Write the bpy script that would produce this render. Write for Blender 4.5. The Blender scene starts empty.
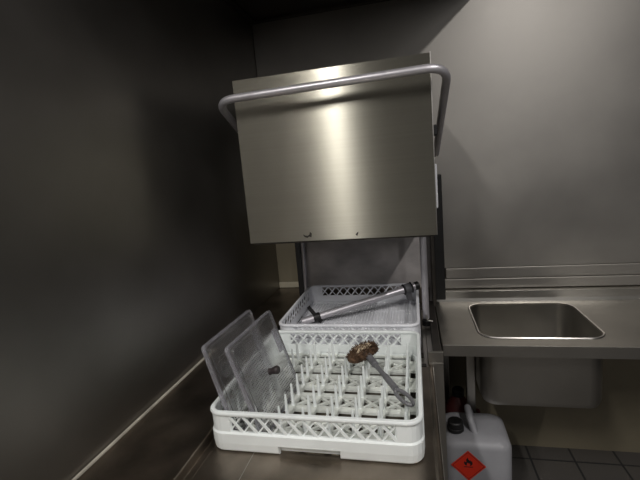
import bpy, bmesh, math, random
from mathutils import Vector, Matrix
random.seed(4)
PI = math.pi
Z0 = 0.86                      # table height: everything is modelled with the table top at z = 0 and lifted at the end
S = bpy.context.scene
COL = S.collection

# ------------------------------------------------------------------ materials
def mat(name, color, rough=.5, metal=0., spec=.5, **kw):
    m = bpy.data.materials.new(name); m.use_nodes = True
    b = m.node_tree.nodes['Principled BSDF']
    b.inputs['Base Color'].default_value = (*color, 1)
    b.inputs['Roughness'].default_value = rough
    b.inputs['Metallic'].default_value = metal
    b.inputs['Specular IOR Level'].default_value = spec
    for k, v in kw.items():
        b.inputs[k.replace('_', ' ')].default_value = v
    return m

def noise_variation(m, scale=(6, 6, 6), amount=.25, rough_amt=.12, detail=4, bump=0., nscale=1.):
    """worn, uneven colour and gloss: noise in object space"""
    nt = m.node_tree; n = nt.nodes; l = nt.links
    b = n['Principled BSDF']
    tc = n.new('ShaderNodeTexCoord'); mp = n.new('ShaderNodeMapping'); mp.inputs['Scale'].default_value = scale
    nz = n.new('ShaderNodeTexNoise'); nz.inputs['Scale'].default_value = nscale; nz.inputs['Detail'].default_value = detail
    l.new(tc.outputs['Object'], mp.inputs['Vector']); l.new(mp.outputs['Vector'], nz.inputs['Vector'])
    c = b.inputs['Base Color'].default_value[:3]
    mr = n.new('ShaderNodeValToRGB')
    mr.color_ramp.elements[0].position = .3; mr.color_ramp.elements[1].position = .72
    mr.color_ramp.elements[0].color = (*[x * (1 - amount) for x in c], 1)
    mr.color_ramp.elements[1].color = (*[min(1, x * (1 + amount * .6)) for x in c], 1)
    l.new(nz.outputs['Fac'], mr.inputs['Fac']); l.new(mr.outputs['Color'], b.inputs['Base Color'])
    r = b.inputs['Roughness'].default_value
    rr = n.new('ShaderNodeMapRange'); rr.inputs['To Min'].default_value = max(.02, r - rough_amt); rr.inputs['To Max'].default_value = min(1, r + rough_amt)
    l.new(nz.outputs['Fac'], rr.inputs['Value']); l.new(rr.outputs['Result'], b.inputs['Roughness'])
    if bump:
        bp = n.new('ShaderNodeBump'); bp.inputs['Strength'].default_value = bump; bp.inputs['Distance'].default_value = .002
        l.new(nz.outputs['Fac'], bp.inputs['Height']); l.new(bp.outputs['Normal'], b.inputs['Normal'])
    return m

def brushed(name, color, rough, aniso, rot, scale, amount=.12):
    m = mat(name, color, rough, 1.)
    nt = m.node_tree; n = nt.nodes; l = nt.links; b = n['Principled BSDF']
    b.inputs['Anisotropic'].default_value = aniso
    b.inputs['Anisotropic Rotation'].default_value = rot
    tg = n.new('ShaderNodeTangent'); tg.direction_type = 'RADIAL'; tg.axis = 'Z'
    l.new(tg.outputs['Tangent'], b.inputs['Tangent'])
    noise_variation(m, scale, amount, .004, 3)
    return m

M = {}
M['hood_steel'] = brushed('brushed hood steel', (.335, .32, .27), .30, 1.0, .25, (1.5, 1.5, 160), .04)
M['hood_steel'].node_tree.nodes['Principled BSDF'].inputs['Metallic'].default_value = .82
M['steel'] = noise_variation(mat('stainless steel', (.50, .48, .44), .36, 1.), (3, 3, 3), .18, .1)
M['wall_steel'] = noise_variation(mat('dull wall steel', (.31, .295, .275), .42, 1.), (2, 2, 2), .22, .08)
M['splash_steel'] = noise_variation(mat('splashback steel', (.40, .38, .35), .48, .9), (2.5, 2.5, 2.5), .16, .08)
M['table_steel'] = noise_variation(mat('stained table steel', (.27, .23, .19), .38, 1.), (9, 9, 9), .4, .12, 6)
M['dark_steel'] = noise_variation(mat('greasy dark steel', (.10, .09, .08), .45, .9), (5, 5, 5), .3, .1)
M['panel_steel'] = noise_variation(mat('dull back panel steel', (.60, .565, .55), .5, .3), (5, 5, 9), .38, .1)
M['bright_edge'] = mat('bright steel edge', (.75, .72, .68), .3, 1.)
M['chrome'] = noise_variation(mat('polished tube', (.70, .69, .68), .22, 1.), (8, 8, 8), .1, .06)
M['dull_tube'] = noise_variation(mat('worn satin tube', (.62, .60, .63), .38, .6), (14, 14, 14), .14, .08)
M['white_plastic'] = noise_variation(mat('white rack plastic', (.85, .89, .88), .5), (7, 7, 7), .1, .08)
M['rack_grid'] = noise_variation(mat('scaled rack grid plastic', (.78, .81, .76), .55), (16, 16, 16), .2, .08)
M['lilac_plastic'] = noise_variation(mat('pale lilac plastic', (.84, .85, .89), .45), (7, 7, 7), .1, .08)  # on the white rear rack, this tint paints its bluish shade
M['black_plastic'] = noise_variation(mat('black plastic', (.010, .0095, .0095), .5), (20, 20, 20), .3, .1)
M['grey_plastic'] = noise_variation(mat('slate grey plastic', (.17, .17, .18), .5), (20, 20, 20), .3, .1)
M['knob_plastic'] = noise_variation(mat('dark brown plastic', (.035, .026, .026), .45), (20, 20, 20), .3, .1)
M['bristle'] = noise_variation(mat('brown caked bristles', (.105, .058, .03), .85), (60, 60, 60), .7, .1, 5, .8)
M['bristle_pale'] = noise_variation(mat('pale dried crust', (.55, .44, .30), .9), (70, 70, 70), .55, .05, 5, .8)
M['sealant'] = noise_variation(mat('pale sealant', (.42, .39, .33), .6), (20, 20, 20), .3, .1)
M['tile_cream'] = noise_variation(mat('cream wall strip', (.55, .50, .38), .5), (10, 10, 10), .2, .1)
M['wall_paint'] = noise_variation(mat('dull yellowish wall', (.22, .19, .13), .6), (3, 3, 3), .2, .1)
M['ceiling'] = noise_variation(mat('ceiling paint', (.30, .29, .28), .8), (3, 3, 3), .1, .05)
M['jerrycan'] = noise_variation(mat('milky white plastic', (.34, .34, .36), .45), (6, 6, 6), .12, .08)
M['hazard_red'] = mat('hazard sign red', (.72, .035, .012), .5)
M['print_black'] = mat('print black', (.012, .010, .010), .6)
M['red_jug'] = noise_variation(mat('dark red plastic', (.09, .015, .015), .5), (6, 6, 6), .3, .1)
M['scuff'] = mat('dried black scuff', (.03, .025, .02), .8)

def floor_material():
    m = mat('dark floor tiles', (.09, .085, .08), .55)
    nt = m.node_tree; n = nt.nodes; l = nt.links; b = n['Principled BSDF']
    tc = n.new('ShaderNodeTexCoord'); br = n.new('ShaderNodeTexBrick')
    br.offset = 0; br.inputs['Scale'].default_value = 1; br.inputs['Brick Width'].default_value = .2; br.inputs['Row Height'].default_value = .2
    br.inputs['Mortar Size'].default_value = .005
    br.inputs['Color1'].default_value = (.10, .09, .08, 1); br.inputs['Color2'].default_value = (.085, .08, .075, 1); br.inputs['Mortar'].default_value = (.03, .03, .03, 1)
    l.new(tc.outputs['Object'], br.inputs['Vector']); l.new(br.outputs['Color'], b.inputs['Base Color'])
    return m
M['floor'] = floor_material()

def lid_material():
    m = mat('clear polycarbonate', (.90, .89, .92), .10)
    nt = m.node_tree; n = nt.nodes; l = nt.links; b = n['Principled BSDF']
    b.inputs['Transmission Weight'].default_value = .96
    b.inputs['IOR'].default_value = 1.45
    noise_variation(m, (9, 9, 9), .22, .1, 5)
    return m
M['lid'] = lid_material()

# ------------------------------------------------------------------ mesh helpers
def new(): return bmesh.new()

def obj(name, bm, m, parent=None, smooth=False, bevel=0., seg=2, angle=40):
    bmesh.ops.recalc_face_normals(bm, faces=bm.faces)
    me = bpy.data.meshes.new(name); bm.to_mesh(me); bm.free()
    me.materials.append(M[m] if isinstance(m, str) else m)
    o = bpy.data.objects.new(name, me); COL.objects.link(o)
    if parent: o.parent = parent
    if smooth:
        for p in me.polygons: p.use_smooth = True
        me.set_sharp_from_angle(angle=math.radians(angle))
    if bevel:
        md = o.modifiers.new('bevel', 'BEVEL'); md.width = bevel; md.segments = seg; md.limit_method = 'ANGLE'; md.angle_limit = math.radians(35)
    return o

def box(bm, x0, y0, z0, x1, y1, z1):
    vs = [bm.verts.new((x, y, z)) for z in (z0, z1) for y in (y0, y1) for x in (x0, x1)]
    for f in ((0, 1, 3, 2), (4, 6, 7, 5), (0, 4, 5, 1), (2, 3, 7, 6), (0, 2, 6, 4), (1, 5, 7, 3)):
        bm.faces.new([vs[i] for i in f])

def bar(bm, a, b, w, h, up=(0, 0, 1)):
    """rectangular bar from a to b, w across, h along up"""
    a = Vector(a); b = Vector(b); d = (b - a).normalized(); up = Vector(up)
    s = d.cross(up).normalized(); u = s.cross(d).normalized()
    vs = [bm.verts.new(p + s * i * w / 2 + u * j * h / 2) for p in (a, b) for i, j in ((-1, -1), (1, -1), (1, 1), (-1, 1))]
    for f in ((0, 1, 2, 3), (4, 7, 6, 5), (0, 4, 5, 1), (1, 5, 6, 2), (2, 6, 7, 3), (3, 7, 4, 0)):
        bm.faces.new([vs[i] for i in f])

def tube(bm, pts, r, n=12, caps=True):
    pts = [Vector(p) for p in pts]
    rs = r if isinstance(r, (list, tuple)) else [r] * len(pts)
    rings = []; ref = None
    for i, p in enumerate(pts):
        d = (pts[min(i + 1, len(pts) - 1)] - pts[max(i - 1, 0)]).normalized()
        if ref is None:
            ref = d.orthogonal().normalized()
        ref = (ref - d * ref.dot(d)).normalized(); s = d.cross(ref)
        rings.append([bm.verts.new(p + (ref * math.cos(2 * PI * k / n) + s * math.sin(2 * PI * k / n)) * rs[i]) for k in range(n)])
    for a, b in zip(rings, rings[1:]):
        for k in range(n): bm.faces.new((a[k], a[(k + 1) % n], b[(k + 1) % n], b[k]))
    if caps:
        bm.faces.new(rings[0][::-1]); bm.faces.new(rings[-1])

def rounded(pts, r, n=6):
    """polyline with its inner corners rounded"""
    pts = [Vector(p) for p in pts]; out = [pts[0]]
    for a, b, c in zip(pts, pts[1:], pts[2:]):
        u = (a - b).normalized(); v = (c - b).normalized()
        half = math.acos(max(-1, min(1, u.dot(v)))) / 2
        t = min(r / math.tan(half), (a - b).length * .49, (c - b).length * .49)
        p, q = b + u * t, b + v * t
        for k in range(n + 1):
            s = k / n; out.append(p * (1 - s) ** 2 + b * 2 * s * (1 - s) + q * s * s)
    return out + [pts[-1]]

def lathe(bm, prof, origin=(0, 0, 0), axis=(0, 0, 1), n=20):
    axis = Vector(axis).normalized(); e = axis.orthogonal().normalized(); g = axis.cross(e); o = Vector(origin)
    rings = [[bm.verts.new(o + axis * z + (e * math.cos(2 * PI * k / n) + g * math.sin(2 * PI * k / n)) * max(r, 1e-4)) for k in range(n)] for r, z in prof]
    for a, b in zip(rings, rings[1:]):
        for k in range(n): bm.faces.new((a[k], a[(k + 1) % n], b[(k + 1) % n], b[k]))
    bm.faces.new(rings[0][::-1]); bm.faces.new(rings[-1])

def rrect(x0, y0, x1, y1, r, cuts=(), n=5):
    """rounded rectangle outline, counter-clockwise, extra points at the given fractions of each side"""
    P = []
    def side(a, b):
        for t in cuts: P.append((a[0] + (b[0] - a[0]) * t, a[1] + (b[1] - a[1]) * t))
    def corner(cx, cy, a0):
        for k in range(n + 1):
            a = a0 + PI / 2 * k / n; P.append((cx + r * math.cos(a), cy + r * math.sin(a)))
    side((x0, y0), (x1, y0)); corner(x1 - r, y0 + r, -PI / 2)
    side((x1, y0), (x1, y1)); corner(x1 - r, y1 - r, 0)
    side((x1, y1), (x0, y1)); corner(x0 + r, y1 - r, PI / 2)
    side((x0, y1), (x0, y0)); corner(x0 + r, y0 + r, PI)
    return P

def sweep_ring(bm, rect, r, prof, cuts=(), idx=None):
    """profile (inset, z) swept round a rounded rectangle; idx = list of index runs for open pieces"""
    x0, y0, x1, y1 = rect
    loops = [[(x, y, z) for x, y in rrect(x0 + d, y0 + d, x1 - d, y1 - d, max(r - d, .004), cuts)] for d, z in prof]
    n = len(loops[0])
    if idx is None:
        V = [[bm.verts.new(p) for p in lp] for lp in loops]
        for i in range(len(V)):
            a, b = V[i], V[(i + 1) % len(V)]
            for k in range(n): bm.faces.new((a[k], a[(k + 1) % n], b[(k + 1) % n], b[k]))
    else:
        for run in idx:
            V = [[bm.verts.new(lp[k % n]) for k in run] for lp in loops]
            for i in range(len(V)):
                a, b = V[i], V[(i + 1) % len(V)]
                for k in range(len(run) - 1): bm.faces.new((a[k], a[k + 1], b[k + 1], b[k]))
            bm.faces.new([v[0] for v in V]); bm.faces.new([v[-1] for v in V][::-1])

def grid_plate_with_hole(bm, outer, hole, z):
    """flat face between two loops having the same number of points"""
    a = [bm.verts.new((x, y, z)) for x, y in outer]; b = [bm.verts.new((x, y, z)) for x, y in hole]
    n = len(a)
    for k in range(n): bm.faces.new((a[k], a[(k + 1) % n], b[(k + 1) % n], b[k]))

def extrude_poly(bm, pts, vec):
    a = [bm.verts.new(p) for p in pts]; b = [bm.verts.new(Vector(p) + Vector(vec)) for p in pts]
    n = len(a)
    bm.faces.new(a); bm.faces.new(b[::-1])
    for k in range(n): bm.faces.new((a[k], b[k], b[(k + 1) % n], a[(k + 1) % n]))

def thing(name, label, cat, loc=(0, 0, 0), rotz=0, group=None):
    o = bpy.data.objects.new(name, None); COL.objects.link(o); o.empty_display_size = .05
    o.location = loc; o.rotation_euler = (0, 0, rotz)
    return tag(o, label, cat, group)

def tag(o, label, cat, group=None):
    o['label'] = label; o['category'] = cat
    if group: o['group'] = group
    return o

def struct(o, label=None, cat=None):
    o['kind'] = 'structure'
    if label: o['label'] = label
    if cat: o['category'] = cat
    return o

# ------------------------------------------------------------------ the room
WX, WY = -.25, 1.30             # left wall, back wall
FL = -Z0
bm = new(); box(bm, WX - .1, -4.6, FL - .1, 2.4, WY + .1, FL); struct(obj('floor', bm, 'floor'), 'dark tiled kitchen floor', 'floor')
bm = new(); box(bm, WX - .1, -4.6, FL, WX, WY + .1, 2.1); struct(obj('wall_left', bm, 'wall_steel'), 'dark steel clad wall on the left of the dishwasher', 'wall')
bm = new(); box(bm, WX, WY, FL, 2.4, WY + .1, 2.1); struct(obj('wall_back', bm, 'wall_paint'), 'dull yellowish wall behind the dishwasher', 'wall')
bm = new(); box(bm, WX - .1, -4.6, 2.1, 2.4, WY + .1, 2.2); struct(obj('ceiling', bm, 'ceiling'), 'pale kitchen ceiling', 'ceiling')
# steel sheet cladding on the back wall, with two stepped strips below its lower edge
bm = new(); extrude_poly(bm, [(x, WY - .016, z) for x, z in ((.30, .105), (2.4, .105), (2.4, 2.0995), (WX + .001, 2.0995), (WX + .001, .45), (.30, .45))], (0, .0155, 0))
struct(obj('trim_1', bm, 'splash_steel', bevel=.002), 'grey steel sheet cladding on the back wall', 'wall panel')
bm = new(); box(bm, .632, WY - .022, .052, 2.4, WY - .0005, .104)
struct(obj('trim_2', bm, 'splash_steel', bevel=.003), 'upper steel strip under the cladding sheet', 'trim')
bm = new(); box(bm, .60, WY - .030, .003, 2.4, WY - .0005, .051)
struct(obj('trim_3', bm, 'splash_steel', bevel=.003), 'lower steel strip behind the sink counter', 'trim')
bm = new(); box(bm, WX + .001, WY - .014, .021, -.05, WY - .0005, .052)
struct(obj('trim_4', bm, 'tile_cream', bevel=.003), 'cream strip at the foot of the back wall left of the machine', 'trim')

# extraction canopy over the machine: dark steel underside
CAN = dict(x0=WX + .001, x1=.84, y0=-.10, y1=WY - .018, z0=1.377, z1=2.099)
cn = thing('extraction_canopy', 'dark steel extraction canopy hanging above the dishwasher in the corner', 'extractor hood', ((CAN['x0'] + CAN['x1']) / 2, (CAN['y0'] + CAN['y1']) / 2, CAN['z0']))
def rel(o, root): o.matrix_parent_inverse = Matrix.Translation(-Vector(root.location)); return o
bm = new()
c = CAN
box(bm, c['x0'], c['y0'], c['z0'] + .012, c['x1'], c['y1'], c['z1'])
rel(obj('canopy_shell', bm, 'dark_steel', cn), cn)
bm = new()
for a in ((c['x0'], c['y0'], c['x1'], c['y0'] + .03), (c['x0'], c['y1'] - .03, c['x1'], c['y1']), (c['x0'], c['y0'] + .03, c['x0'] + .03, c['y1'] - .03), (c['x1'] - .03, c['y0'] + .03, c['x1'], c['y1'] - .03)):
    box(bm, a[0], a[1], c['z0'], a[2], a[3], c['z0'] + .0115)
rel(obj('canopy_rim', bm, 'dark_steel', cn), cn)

# ------------------------------------------------------------------ infeed table
tb = thing('infeed_table', 'dark stained steel dishwasher infeed table under the front rack', 'table', (.25, 0, FL))
TF = -.42
bm = new()                       # working surface with a small rolled right edge
prof = [(-.001, -.001), (.515, -.001), (.519, .003), (.526, .003), (.530, -.002), (.530, -.045), (.524, -.045), (.524, -.012), (-.001, -.012)]
extrude_poly(bm, [(x, TF, z) for x, z in prof], (0, .448 - TF, 0))
rel(obj('table_top', bm, 'table_steel', tb, bevel=.0015), tb)
bm = new()                       # raised ledge against the wall
prof = [(WX + .001, .02), (-.024, .02), (-.0225, .017), (-.0195, -.003), (-.002, -.003), (-.002, -.012), (-.032, -.012), (-.036, .006), (WX + .001, .006)]
extrude_poly(bm, [(x, TF, z) for x, z in prof], (0, .448 - TF, 0))
box(bm, WX + .001, .448, .006, -.075, WY - .016, .02)
rel(obj('side_ledge', bm, 'table_steel', tb, bevel=.001), tb)
bm = new(); tube(bm, [(WX + .006, TF, .0235), (WX + .006, .50, .0235)], .0042, 8)
o = rel(obj('sealant_bead', bm, 'sealant', tb, True), tb); o['label'] = 'pale sealant bead along the wall'
bm = new(); box(bm, .105, TF + .01, -.001, .1065, .44, -.0002)
rel(obj('weld_seam', bm, 'steel', tb), tb)
bm = new(); box(bm, .5292, TF, .0, .5308, .448, .0035)  # lighter strip paints the highlight along the rolled rim
rel(obj('right_edge', bm, 'bright_edge', tb), tb)
bm = new(); box(bm, WX + .001, TF - .002, -.06, .530, TF, .02); rel(obj('front_apron', bm, 'table_steel', tb), tb)
for x, y in ((.02, TF + .05), (.49, TF + .05), (.02, .40), (.49, .40)):
    bm = new(); box(bm, x - .02, y - .02, FL + .001, x + .02, y + .02, -.0125); rel(obj('leg', bm, 'steel', tb, bevel=.003), tb)

# ------------------------------------------------------------------ hood type dishwasher
HX0, HX1, HY0, HY1, HZ0, HZ1 = -.054, .560, .500, 1.06, .410, .941
dw = thing('hood_dishwasher', 'stainless steel hood dishwasher with its brushed hood raised', 'dishwasher', (.25, .75, FL))
def part(name, bm, m, smooth=False, parent=None, **k):
    o = obj(name, bm, m, parent or dw, smooth, **k)
    if parent is None: rel(o, dw)
    return o
# hood: five sheet sides, open below
bm = new(); t = .004
box(bm, HX0, HY0, HZ0, HX1, HY0 + t, HZ1)
box(bm, HX0, HY0 + t, HZ0, HX0 + t, HY1, HZ1)
box(bm, HX1 - t, HY0 + t, HZ0, HX1, HY1, HZ1)
box(bm, HX0 + t, HY0 + t, HZ1 - .012, HX1 - t, HY1, HZ1 - .008)
box(bm, HX0 + t, HY1 - t, HZ0, HX1 - t, HY1, HZ1 - .012)
hood = part('hood', bm, 'hood_steel')
bm = new()                        # inward hem along the lower rim
box(bm, HX0 + .012, HY0 + .0045, HZ0 - .006, HX1 - .012, HY0 + .016, HZ0 + .02)
box(bm, HX0 + .0045, HY0 + .02, HZ0 - .006, HX0 + .014, HY1 - .006, HZ0 + .02)
box(bm, HX1 - .014, HY0 + .02, HZ0 - .006, HX1 - .0045, HY1 - .006, HZ0 + .02)
part('hood_hem', bm, 'dark_steel', bevel=.001)
bm = new()
box(bm, HX1 - .0008, HY0 - .0012, HZ0, HX1 + .0016, HY0 + .003, HZ1 + .003)
part('hood_corner_seam', bm, 'bright_edge')
# bow handle
hz = .879; hy = .432
path = rounded([(-.074, .85, .66), (-.086, hy, hz - .006), (.604, hy, hz + .006), (.584, .85, .66)], .062, 10)
bm = new(); tube(bm, path, .0122, 14)
part('bow_handle', bm, 'dull_tube', True)
for sx in (-1, 1):
    bm = new()
    if sx > 0: box(bm, HX1 + .002, .60, .715, HX1 + .019, .66, .748)
    else: box(bm, HX0 - .019, .60, .715, HX0 - .001, .66, .748)
    part('handle_bracket', bm, 'black_plastic', bevel=.003)
bm = new(); box(bm, HX1 + .003, .655, .475, HX1 + .0155, .70, .625)
o = part('link_cover', bm, 'lilac_plastic', bevel=.004); o['label'] = 'pale lilac plastic strip'
# scuffs at the lower edge of the hood
for cx, cz, pts in ((.15, .428, [(-.016, .004), (-.012, -.004), (-.002, -.008), (.004, -.004), (.012, -.006), (.014, .006), (.008, .012), (.006, .004), (0, -.001), (-.008, .0)]),
                    (.313, .424, [(-.005, .0), (0, -.006), (.003, .0), (.005, .008), (.001, .006)])):
    bm = new(); extrude_poly(bm, [(cx + x, HY0 - .0012, cz + z) for x, z in pts], (0, .0010, 0)); part('scuff_mark', bm, 'scuff')
# back panel between the posts
bm = new(); box(bm, -.045, 1.085, .0, .556, 1.10, 1.0); part('back_panel', bm, 'panel_steel', bevel=.002)
bm = new(); box(bm, -.03, 1.076, .0, .545, 1.0845, .07); part('back_panel_fold', bm, 'table_steel', bevel=.002)
bm = new(); box(bm, -.072, 1.068, -.002, -.046, 1.12, 1.0); part('rear_column', bm, 'black_plastic', bevel=.002)
bm = new(); box(bm, .557, 1.02, -.002, .572, 1.12, 1.0); part('rear_column', bm, 'dark_steel', bevel=.002)
bm = new(); box(bm, .5735, 1.10, .002, .617, 1.20, .575); part('spring_housing', bm, 'black_plastic', bevel=.003)
bm = new(); tube(bm, [(-.033, 1.062, .0), (-.027, 1.062, .99)], .010, 12); part('guide_rail', bm, 'dull_tube', True)
bm = new(); tube(bm, [(.521, .80, .028), (.521, .80, .93)], .0128, 14); part('guide_rail', bm, 'dull_tube', True)
bm = new(); lathe(bm, [(.017, 0), (.017, .02), (.0135, .024)], (.521, .80, -.001)); part('rail_foot', bm, 'black_plastic', True)
bm = new(); tube(bm, rounded([(.522, .787, .045), (.525, .77, .03), (.545, .765, .028)], .01), .003, 8); part('rail_clip', bm, 'steel', True)
# body below
bm = new()
box(bm, -.060, .4495, FL + .08, .516, 1.085, -.012)
box(bm, .5161, .4525, FL + .08, .562, 1.085, -.012)
part('body', bm, 'steel', bevel=.002)
bm = new(); box(bm, -.06, .4495, -.0119, -.012, 1.06, .001); box(bm, -.011, .452, -.0119, .51, .47, -.001); box(bm, -.011, 1.0, -.0119, .51, 1.06, -.001)
box(bm, -.011, .53, -.0119, .006, 1.0, .0085); box(bm, .488, .53, -.0119, .503, 1.0, .0085)
part('rack_runner', bm, 'dark_steel')
bm = new(); box(bm, .534, .458, -.0119, .562, 1.06, .012); part('side_rim', bm, 'dark_steel', bevel=.003)
bm = new(); box(bm, .5165, .4492, FL + .08, .5615, .4520, .02); part('corner_panel', bm, 'steel', bevel=.001)
bm = new(); box(bm, .5165, .4478, .018, .5625, .4574, .049); box(bm, .5175, .4474, .006, .562, .449, .013)
part('corner_bracket', bm, 'steel', bevel=.001)
for x in (-.03, .53):
    for y in (.48, 1.05):
        bm = new(); lathe(bm, [(.022, 0), (.022, .012), (.014, .016), (.014, .079)], (x, y, FL + .001)); part('foot', bm, 'black_plastic', True)

# ------------------------------------------------------------------ sink counter on the right
sk = thing('sink_counter', 'grey stainless steel sink counter to the right of the dishwasher', 'sink', (1.1, 1.0, FL))
def spart(name, bm, m, smooth=False, **k): return rel(obj(name, bm, m, sk, smooth, **k), sk)
CZ = -.05; CX0, CX1, CY0, CY1 = .577, 1.75, .722, 1.226
bx0, bx1, by0, by1, br_ = .722, 1.16, .792, 1.185, .06
bm = new()
cuts = ()
hole = rrect(bx0, by0, bx1, by1, br_)
outer = []
for x, y in hole:                # push each rim point out to the counter outline
    cx, cy = (bx0 + bx1) / 2, (by0 + by1) / 2
    i = len(outer)
    outer.append(None)
q = len(hole) // 4
cor = [(CX1, CY0), (CX1, CY1), (CX0, CY1), (CX0, CY0)]
hv = [bm.verts.new((x, y, CZ)) for x, y in hole]; cv = [bm.verts.new((x, y, CZ)) for x, y in cor]
for s in range(4):
    seg = hv[s * q:(s + 1) * q]
    for a, b in zip(seg, seg[1:]): bm.faces.new((a, cv[s], b))
    bm.faces.new((seg[-1], cv[s], cv[(s + 1) % 4], hv[((s + 1) * q) % len(hv)]))
geo = bmesh.ops.extrude_face_region(bm, geom=bm.faces[:])
bmesh.ops.translate(bm, vec=(0, 0, -.006), verts=[g for g in geo['geom'] if isinstance(g, bmesh.types.BMVert)])
spart('counter_top', bm, 'steel')
bm = new(); box(bm, CX0, CY0 - .002, CZ - .044, CX1, CY0 - .0002, CZ + .0005)
spart('front_fascia', bm, 'steel', bevel=.0008)
bm = new(); box(bm, CX0 - .002, CY0 - .002, CZ - .044, CX0 - .0002, CY1, CZ + .0005)
spart('end_fascia', bm, 'steel', bevel=.0008)
bm = new()
prof = [(CY1, CZ), (CY1 + .004, CZ + .004), (CY1 + .008, .0), (1.269, .0), (1.269, -.006), (CY1 + .012, -.006), (CY1, CZ - .006)]
extrude_poly(bm, [(CX0 - .02, y, z) for y, z in prof], (CX1 - CX0 + .02, 0, 0)); spart('upstand', bm, 'steel', bevel=.001)
bm = new()
sweep_ring(bm, (bx0 - .006, by0 - .006, bx1 + .006, by1 + .006), br_ + .006, [(0, CZ + .0005), (.003, CZ + .004), (.008, CZ + .003), (.008, CZ - .0055), (0.0062, CZ - .0055), (.0062, CZ + .0005)])
spart('basin_rim', bm, 'bright_edge', True)
bm = new()
zb = -.34
L1 = [[bm.verts.new((x, y, z)) for x, y in rrect(bx0 + d, by0 + d, bx1 - d, by1 - d, max(.03, br_ - d))] for d, z in ((.002, CZ - .006), (.002, zb + .03), (.012, zb + .008), (.035, zb))]
L2 = [[bm.verts.new((x, y, z)) for x, y in rrect(bx0 + d, by0 + d, bx1 - d, by1 - d, max(.03, br_ - d))] for d, z in ((.0, CZ - .006), (.0, zb + .03), (.010, zb + .006), (.034, zb - .002))]
n = len(L1[0])
for LL in (L1, L2):
    for a, b in zip(LL, LL[1:]):
        for k in range(n): bm.faces.new((a[k], a[(k + 1) % n], b[(k + 1) % n], b[k]))
    bm.faces.new(LL[-1])
spart('basin', bm, 'steel', True)
bm = new(); lathe(bm, [(.04, 0), (.04, .003), (.03, .002), (.0, .001)], ((bx0 + bx1) / 2, (by0 + by1) / 2, zb + .0005)); spart('drain', bm, 'chrome', True)
for x, y in ((CX0 + .03, CY1 - .03), (CX1 - .03, CY1 - .03), (CX1 - .03, CY0 + .03), (.701, .98)):
    bm = new(); box(bm, x - .018, y - .018, FL + .001, x + .018, y + .018, CZ - .0065); spart('leg', bm, 'steel', bevel=.003)

# ------------------------------------------------------------------ racks
RIM_R = .036
CUT = (.11, .345, .635, .89)
def rack_wall_bm():
    bm = new()
    R = (0, 0, .5, .5)
    # lower band, wider than the upper part
    sweep_ring(bm, R, RIM_R, [(0, .022), (0, .046), (.0035, .050), (.010, .050), (.010, .022)], CUT)
    # skirt with an opening in the middle of each side
    cuts4 = 4; per = 4 + 6
    runs = []
    for s in range(4):
        a = s * per
        runs.append([a + 2, a + 3] + list(range(a + 4, a + 10)) + [a + 10, a + 11])
    sweep_ring(bm, R, RIM_R, [(.0, .0221), (.002, .004), (.005, .0), (.010, .0), (.010, .0221)], CUT, runs)
    sweep_ring(bm, R, RIM_R, [(.014, .0035), (.014, .0225), (.018, .0225), (.018, .0035)], CUT)
    # solid corners between band and rim
    runs = [[s * per + 3] + list(range(s * per + 4, s * per + 10)) + [s * per + 10] for s in range(4)]
    sweep_ring(bm, R, RIM_R, [(.0035, .0495), (.0035, .092), (.009, .092), (.009, .0495)], CUT, runs)
    return bm
def rack_lattice_bm(s):
    bm = new(); z0, z1 = .048, .092; a0, a1 = .055, .445; p = .0355
    d = .0062
    if True:
        def P(u, v, z):
            return [(u, v, z), (.5 - v, u, z), (.5 - u, .5 - v, z), (v, .5 - u, z)][s]
        nrm = [(0, -1, 0), (1, 0, 0), (0, 1, 0), (-1, 0, 0)][s]
        k = 0; u = a0 - p
        while u < a1:
            for sgn, w, dep in ((1, .0058, d - .001), (-1, .0034, d + .0016)):
                ua, ub = (u, u + p) ; za, zb_ = (z1, z0) if sgn > 0 else (z0, z1)
                # clip to the opening
                def clip(t): return ua + (ub - ua) * t, za + (zb_ - za) * t
                t0 = max(0, (a0 - ua) / (ub - ua)); t1 = min(1, (a1 - ua) / (ub - ua))
                if t1 - t0 > .08:
                    A = clip(t0); B = clip(t1)
                    bar(bm, P(A[0], dep, A[1]), P(B[0], dep, B[1]), w, .0036, nrm)
            u += p
    return bm
def rack_rim_bm():
    bm = new()
    sweep_ring(bm, (0, 0, .5, .5), RIM_R, [(.0015, .0905), (0, .093), (0, .0975), (.002, .1), (.010, .1), (.012, .0975), (.012, .093), (.0105, .0905)])
    return bm
PEG_X = [.0101, .029] + [.04 + .06 * k for k in range(1, 8)] + [.4899]
PEG_Y = [.0101 + .0533 * k for k in range(9)] + [.4899]
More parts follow.
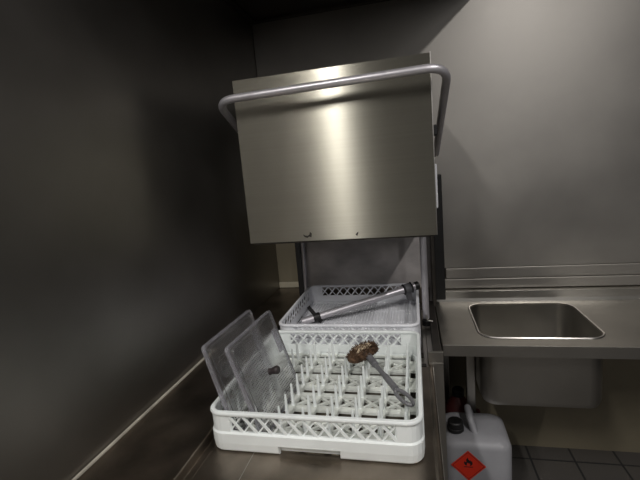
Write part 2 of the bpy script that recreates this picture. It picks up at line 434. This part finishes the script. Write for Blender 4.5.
def peg_grid_bm():
    bm = new(); z0, z1 = .012, .021
    zc, h = (z0 + z1) / 2, z1 - z0
    c = PEG_X; e = PEG_Y
    for x in c[1:-1]: bar(bm, (x, .0101, zc + .0008), (x, .4899, zc + .0008), .0135, h)
    for y in e[1:-1]: bar(bm, (.0101, y, zc - .0004), (.4899, y, zc - .0004), .008, h - .0008)
    for i in range(len(c) - 1):
        for j in range(len(e) - 1):
            x0, x1 = c[i] + .004, c[i + 1] - .004; y0, y1 = e[j] + .003, e[j + 1] - .003
            xm, ym = (x0 + x1) / 2, (y0 + y1) / 2
            if i == len(c) - 2:           # narrow edge column: plates and open slots
                if j % 2: bar(bm, (x0, ym, zc - .0007), (x1, ym, zc - .0007), y1 - y0, h - .0022)
            elif j % 2:                   # star cells
                bar(bm, (x0, y0, zc - .0002), (x1, y1, zc - .0002), .0070, h - .0012); bar(bm, (x0, y1, zc - .0006), (x1, y0, zc - .0006), .0070, h - .0018)
            else:                         # slotted cells
                bar(bm, (x0, y0 + .006, zc - .0007), (x1, y0 + .006, zc - .0007), .013, h - .0022)
                bar(bm, (x0, y1 - .006, zc - .0007), (x1, y1 - .006, zc - .0007), .013, h - .0022)
    return bm
def fine_grid_bm():
    bm = new(); p = .0125
    k = .0105
    while k < .49:
        bar(bm, (k, .0101, .012), (k, .4899, .012), .0046, .006); bar(bm, (.0101, k, .0115), (.4899, k, .0115), .0046, .005); k += p
    for k in (.125, .25, .375):
        bar(bm, (k, .0101, .012), (k, .4899, .012), .008, .009); bar(bm, (.0101, k, .0118), (.4899, k, .0118), .008, .009)
    return bm
def make_rack(label, loc, rotz, grid_bm, pm, gm, pegs):
    r = thing('dishwasher_rack', label, 'dish rack', loc, rotz, None)
    obj('side_wall', rack_wall_bm(), pm, r)
    for s in range(4): obj('lattice', rack_lattice_bm(s), pm, r)
    obj('rim', rack_rim_bm(), pm, r, True, angle=50)
    obj('base_grid', grid_bm, gm, r)
    if pegs:
        first = None
        for x in PEG_X[1:-1]:
            for y in PEG_Y[1:-1]:
                if first is None:
                    bm = new()
                    lathe(bm, [(.0050, 0), (.0044, .03), (.0030, .056), (.0024, .061), (.0008, .064)], n=8)
                    first = obj('peg', bm, pm, r, True); o = first
                else:
                    o = first.copy(); COL.objects.link(o); o.parent = r
                o.location = (x, y, .0205)
    return r
make_rack('white plastic peg rack in front, holding two clear lids and a brush', (-.005, 0, 0), 0, peg_grid_bm(), 'white_plastic', 'rack_grid', True)
make_rack('white flat-bottomed rack at the back under the hood, with a steel tube in it', (-.003, .522, .0090), 0, fine_grid_bm(), 'lilac_plastic', 'lilac_plastic', False)

# ------------------------------------------------------------------ clear lids leaning in the front rack
def make_lid(label, x, y, th, ph, knob):
    w, h = .262, .2395
    r = thing('pan_lid', label, 'lid', (x, y, .0215), -th, 'clear lids in the front rack')
    # local frame: u along the rack depth (y), v up the lid, n towards the right
    Rm = Matrix.Rotation(-ph, 4, 'Y')
    def build(name, bm, m, **k):
        bmesh.ops.transform(bm, matrix=Rm, verts=bm.verts[:]); return obj(name, bm, m, r, **k)
    def yz(bm, prof, rr=.011):
        # sweep a ring lying in the local y-z plane: profile (inset, x)
        loops = []
        for d, xx in prof:
            loops.append([bm.verts.new((xx, a, b)) for a, b in rrect(d, d, w - d, h - d, max(rr - d * .3, .006))])
        return loops
    bm = new()
    lo = yz(bm, [(.014, .0085), (.0115, .0085), (.0095, .003), (.005, .0025)]); li = yz(bm, [(.014, .0065), (.0118, .0065), (.010, .0008), (.005, .0)])
    n = len(lo[0])
    for LL in (lo, li):
        for a, b in zip(LL, LL[1:]):
            for k in range(n): bm.faces.new((a[k], a[(k + 1) % n], b[(k + 1) % n], b[k]))
        bm.faces.new(LL[0])
    for k in range(n): bm.faces.new((lo[-1][k], lo[-1][(k + 1) % n], li[-1][(k + 1) % n], li[-1][k]))
    build('panel', bm, 'lid', smooth=True)
    bm = new()
    LL = yz(bm, [(.005, .0035), (.0, .0035), (0, -.006), (.0022, -.006), (.0022, -.0005), (.005, -.0005)])
    for i in range(len(LL)):
        a, b = LL[i], LL[(i + 1) % len(LL)]
        for k in range(n): bm.faces.new((a[k], a[(k + 1) % n], b[(k + 1) % n], b[k]))
    build('flange', bm, 'lid_edge', smooth=True)
    # raised dimples moulded into the panel, in two fields
    bm = new()
    for f0, f1, g0, g1 in ((.03, .115, .045, .20), (.15, .235, .03, .09), (.03, .235, .022, .04)):
        yy = f0
        while yy < f1:
            zz = g0
            while zz < g1:
                vs = [bm.verts.new((.0086 + dx, yy + a, zz + b)) for a, b, dx in ((-.0022, 0, 0), (0, -.0022, 0), (.0022, 0, 0), (0, .0022, 0), (0, 0, .0012))]
                for k in range(4): bm.faces.new((vs[k], vs[(k + 1) % 4], vs[4]))
                bm.faces.new(vs[:4][::-1])
                zz += .0075
            yy += .0075
    build('dimples', bm, 'lid')
    if knob:
        bm = new(); lathe(bm, [(.0095, 0), (.008, .005), (.0085, .010), (.0105, .017), (.011, .024), (.009, .027)], (.0087, w * .47, h * .47), (1, 0, 0)); o = build('knob', bm, 'knob_plastic', smooth=True); o['label'] = 'dark brown knob'
    bm = new(); box(bm, .0088, w * .80, h * .52, .0118, w * .88, h * .80)
    build('grip_rib', bm, 'lid_edge', bevel=.001)
    return r
M['lid_edge'] = mat('frosted lid edge', (.68, .67, .72), .22); M['lid_edge'].node_tree.nodes['Principled BSDF'].inputs['Transmission Weight'].default_value = .8
make_lid('clear plastic pan lid with a dark knob, nearer of the two leaning in the rack', .1298, .0165, .046, .299, True)
make_lid('clear plastic pan lid leaning behind the one with the dark knob', .0620, .0170, .040, .258, False)

# ------------------------------------------------------------------ scrubbing brush lying across the pegs
br = thing('scrubbing_brush', 'scrubbing brush with a caked brown head and grey handle lying across the pegs', 'brush', (.33, .33, .09))
def bpart(name, bm, m, smooth=True, **k): return rel(obj(name, bm, m, br, smooth, **k), br)
a = Vector((.296, .272, .102)); b = Vector((.367, .366, .104))
def lump(bm, a, b, ry, rz, nu=22, nv=16, jit=.12, seed=1, zcut=-1):
    rnd = random.Random(seed); d = (b - a); ln = d.length; d.normalize(); s = Vector((0, 0, 1)).cross(d).normalized(); u = d.cross(s)
    rings = []
    for i in range(nu + 1):
        t = i / nu; sh = (max(0, 1 - abs(2 * t - 1) ** 2.6)) ** .5
        ring = []
        for k in range(nv):
            an = 2 * PI * k / nv; q = 1 + jit * (rnd.random() - .5) * 2
            ring.append(bm.verts.new(a + d * (ln * t) + s * math.cos(an) * ry * max(sh, .04) * q + u * math.sin(an) * rz * max(sh, .04) * q))
        rings.append(ring)
    for r0, r1 in zip(rings, rings[1:]):
        for k in range(nv): bm.faces.new((r0[k], r0[(k + 1) % nv], r1[(k + 1) % nv], r1[k]))
    bm.faces.new(rings[0][::-1]); bm.faces.new(rings[-1])
bm = new(); lump(bm, a, b, .023, .0195, jit=.13, seed=3)
rnd = random.Random(8)
for k in range(420):               # loose bristle tufts sticking out of the head
    t = rnd.uniform(.06, .94); an = rnd.uniform(0, 2 * PI); d = (b - a).normalized(); s = Vector((0, 0, 1)).cross(d).normalized(); u = d.cross(s)
    o_ = s * math.cos(an) + u * abs(math.sin(an)) ; sh = (1 - abs(2 * t - 1) ** 2.6) ** .5
    p0 = a + (b - a) * t + o_ * .018 * sh; p1 = a + (b - a) * t + o_ * (rnd.uniform(.024, .031) * sh + .002) + d * rnd.uniform(-.004, .004)
    tube(bm, [p0, p1], [.0014, .0007], 4)
bpart('bristle_head', bm, 'bristle')
bm = new(); lump(bm, a.lerp(b, .22) + Vector((-.001, -.003, .0165)), a.lerp(b, .80) + Vector((-.001, -.003, .0165)), .013, .0085, 16, 12, .3, 5)
o = bpart('dried_crust', bm, 'bristle_pale'); o['label'] = 'pale dried crust on the head'
bm = new()
hp = rounded([(.346, .313, .098), (.372, .262, .096), (.402, .200, .097), (.432, .140, .096)], .05, 6)
rs = [.0105 - .004 * min(1, k / 6) + .0025 * max(0, (k - len(hp) + 5) / 5) for k in range(len(hp))]
tube(bm, hp, rs, 10)
# hanging loop
ce = Vector((.452, .108, .094)); ax = (Vector((.4715, .078, .093)) - Vector((.432, .14, .096))).normalized(); sd = Vector((0, 0, 1)).cross(ax).normalized()
lp = [ce + ax * math.cos(2 * PI * k / 22) * .034 + sd * math.sin(2 * PI * k / 22) * .0115 for k in range(23)]
tube(bm, lp, .0048, 8, caps=False)
bpart('handle', bm, 'grey_plastic')

# ------------------------------------------------------------------ wash arm tube in the rear rack
wt = thing('wash_tube', 'shiny steel tube with black fittings lying diagonally in the rear rack', 'tube', (.25, .83, .05))
def tpart(name, bm, m, smooth=True, **k): return rel(obj(name, bm, m, wt, smooth, **k), wt)
A = Vector((.032, .728, .0405)); B = Vector((.497, .925, .1265)); D = (B - A).normalized(); LN = (B - A).length
bm = new(); tube(bm, [A, A + D * LN * .975], .0148, 18); tpart('tube', bm, 'dull_tube')
bm = new(); lathe(bm, [(.0165, 0), (.0175, .004), (.0175, .016), (.012, .020)], A + D * LN * .965, D); tpart('end_cap', bm, 'black_plastic')
up = (Vector((0, 0, 1)) - D * D.z).normalized(); sd = D.cross(up)
def ring(bm, t0, t1, r0, r1):
    lathe(bm, [(r0, 0), (r1, .002), (r1, (t1 - t0) * LN - .002), (r0, (t1 - t0) * LN)], A + D * LN * t0, D)
bm = new(); ring(bm, .095, .150, .0165, .018)
bar(bm, A + D * LN * .115 + up * .010, A + D * LN * .080 + up * .050, .024, .014, D)
bar(bm, A + D * LN * .135 - up * .01, A + D * LN * .148 - up * .022, .022, .016, D)
tpart('clip', bm, 'black_plastic')
bm = new(); ring(bm, .865, .875, .02, .024); ring(bm, .9305, .9405, .02, .024)
tpart('collar_ring', bm, 'black_plastic')
bm = new(); ring(bm, .876, .930, .019, .0215)
bar(bm, A + D * LN * .905 - up * .010 - sd * .004, A + D * LN * .905 - up * .050 - sd * .004, .030, .018, D)
tpart('collar', bm, 'grey_plastic')

# ------------------------------------------------------------------ containers under the sink counter
jc = thing('jerrycan', 'white plastic jerrycan with a red flammable sign under the sink counter', 'canister', (.69, .85, FL))
def jpart(name, bm, m, smooth=False, parent=None, **k):
    o = obj(name, bm, m, parent or jc, smooth, **k)
    return o if parent else rel(o, jc)
jx0, jx1, jy0, jy1 = .568, .822, .722, .952; jt = -.455
bm = new()
LL = [[bm.verts.new((x, y, z)) for x, y in rrect(jx0 + d, jy0 + d, jx1 - d, jy1 - d, .045 - d * .2, n=8)] for d, z in ((.02, FL + .001), (.004, FL + .012), (0, FL + .03), (0, jt - .03), (.006, jt - .012), (.022, jt), (.05, jt + .006))]
n = len(LL[0])
for p, q_ in zip(LL, LL[1:]):
    for k in range(n): bm.faces.new((p[k], p[(k + 1) % n], q_[(k + 1) % n], q_[k]))
bm.faces.new(LL[0][::-1]); bm.faces.new(LL[-1])
jpart('body', bm, 'jerrycan', True, angle=60)
bm = new(); lathe(bm, [(.033, 0), (.033, .012), (.030, .014), (.030, .036), (.026, .040)], (.617, .80, jt + .006), n=24)
o = jpart('cap', bm, 'black_plastic', True); o['label'] = 'black screw cap'
bm = new(); tube(bm, rounded([(.69, .79, jt + .0), (.675, .81, jt + .05), (.675, .90, jt + .05), (.69, .92, jt + .0)], .03), .014, 12)
jpart('carry_handle', bm, 'jerrycan', True)
# diamond sign on the front face: red square on its corner, black outline, flame above a bar
cxs, czs, hd = .655, -.552, .066; yl = jy0 - .0008
def flat(name, pts, m, y, parent=None):
    bm = new(); extrude_poly(bm, [(cxs + x, y, czs + z) for x, z in pts], (0, .0005, 0)); return jpart(name, bm, m, parent=parent)
sign = flat('hazard_sign', [(-hd, 0), (0, -hd), (hd, 0), (0, hd)], 'hazard_red', yl); sign['label'] = 'red diamond sign with a black flame'
def spt(name, bm, m):
    o = obj(name, bm, m, sign); return o
bm = new()
h2, w2 = hd * .90, hd * .87
for (x0, z0), (x1, z1) in (((-1, 0), (0, -1)), ((0, -1), (1, 0)), ((1, 0), (0, 1)), ((0, 1), (-1, 0))):
    extrude_poly(bm, [(cxs + x0 * h2, yl - .0004, czs + z0 * h2), (cxs + x1 * h2, yl - .0004, czs + z1 * h2), (cxs + x1 * w2, yl - .0004, czs + z1 * w2), (cxs + x0 * w2, yl - .0004, czs + z0 * w2)], (0, .0003, 0))
spt('sign_outline', bm, 'print_black')
bm = new(); k = .36 * hd
fl = [(-.30, -.42), (-.52, -.18), (-.60, .12), (-.48, .42), (-.38, .22), (-.25, .30), (-.30, .70), (-.05, 1.10), (.02, .75), (.20, .52), (.28, .70), (.36, .40), (.44, .50), (.58, .15), (.54, -.15), (.32, -.42), (.22, -.30), (.26, -.08), (.10, .12), (.06, -.06), (-.06, .18), (-.20, -.04), (-.22, -.28)]
extrude_poly(bm, [(cxs + x * k * 1.15, yl - .0004, czs + .010 + z * k) for x, z in fl], (0, .0003, 0)); spt('flame', bm, 'print_black')
bm = new(); extrude_poly(bm, [(cxs + x, yl - .0004, czs + z) for x, z in ((-.017, -.0065), (.017, -.0065), (.017, -.0035), (-.017, -.0035))], (0, .0003, 0)); spt('flame_base_line', bm, 'print_black')

rj = thing('jug', 'dim dark red jug standing behind the white jerrycan under the counter', 'container', (.655, 1.08, FL))
bm = new(); lathe(bm, [(.05, .001), (.062, .01), (.064, .30), (.058, .35), (.03, .39), (.022, .40)], n=24); obj('body', bm, 'red_jug', rj, True)
bm = new(); lathe(bm, [(.027, .4005), (.027, .43), (.023, .434)], n=20); obj('cap', bm, 'black_plastic', rj, True)
bm = new(); tube(bm, rounded([(.055, -.03, .33), (.085, -.045, .36), (.08, -.045, .22), (.06, -.03, .2)], .02), .008, 10); obj('grip', bm, 'red_jug', rj, True)

# ------------------------------------------------------------------ light
def area(name, loc, target, sx, sy, power, color):
    d = bpy.data.lights.new(name, 'AREA'); d.shape = 'RECTANGLE'; d.size = sx; d.size_y = sy; d.energy = power; d.color = color
    o = bpy.data.objects.new(name, d); COL.objects.link(o); o.location = loc
    o.rotation_euler = (Vector(target) - Vector(loc)).to_track_quat('-Z', 'Y').to_euler(); return o
area('ceiling_lamp_front', (-.165, -1.6, 2.05), (-.165, -1.3, 0), 0.07, 1.0, 39, (1, .975, .94))
area('ceiling_lamp_right', (1.616, -1.1, 2.05), (1.3, -.8, 0), .05, 1.2, 28, (1, .965, .94)).rotation_euler = (0, .45, 0)
area('ceiling_lamp_far', (2.0, -3.8, 1.9), (.4, .6, .2), .10, 1.0, 17, (1, .98, .97))  # added fill light, brightens the rear rack and machine back panel
w = bpy.data.worlds.new('world'); S.world = w; w.use_nodes = True
w.node_tree.nodes['Background'].inputs['Color'].default_value = (.9, .92, 1, 1); w.node_tree.nodes['Background'].inputs['Strength'].default_value = .012

# ------------------------------------------------------------------ camera
CP = (.49716, -.79653, .63092); yaw, pitch, roll, F = .232955, .163577, .0860658, 411.362
f = Vector((-math.sin(yaw) * math.cos(pitch), math.cos(yaw) * math.cos(pitch), -math.sin(pitch)))
r = Vector((math.cos(yaw), math.sin(yaw), 0)); d = f.cross(r)
r2 = r * math.cos(roll) + d * math.sin(roll); d2 = f.cross(r2)
cd = bpy.data.cameras.new('camera'); cam = bpy.data.objects.new('camera', cd); COL.objects.link(cam)
cd.sensor_fit = 'HORIZONTAL'; cd.sensor_width = 36; cd.lens = F / 640 * 36; cd.clip_start = .02
m3 = Matrix((r2, -d2, -f)).transposed()
cam.matrix_world = Matrix.Translation(CP) @ m3.to_4x4()
S.camera = cam

# lift everything so that the floor lies at z = 0
for o in list(COL.objects):
    if o.parent is None:
        if o.type == 'MESH':
            o.data.transform(Matrix.Translation((0, 0, Z0)))
        else:
            o.location.z += Z0
for o in COL.objects:
    if o.parent and o.matrix_parent_inverse != Matrix.Identity(4):
        o.matrix_parent_inverse = o.matrix_parent_inverse.copy()
S.view_settings.view_transform = 'Standard'; S.view_settings.look = 'None'; S.view_settings.gamma = 1; S.view_settings.exposure = 0
S.view_settings.use_curve_mapping = False
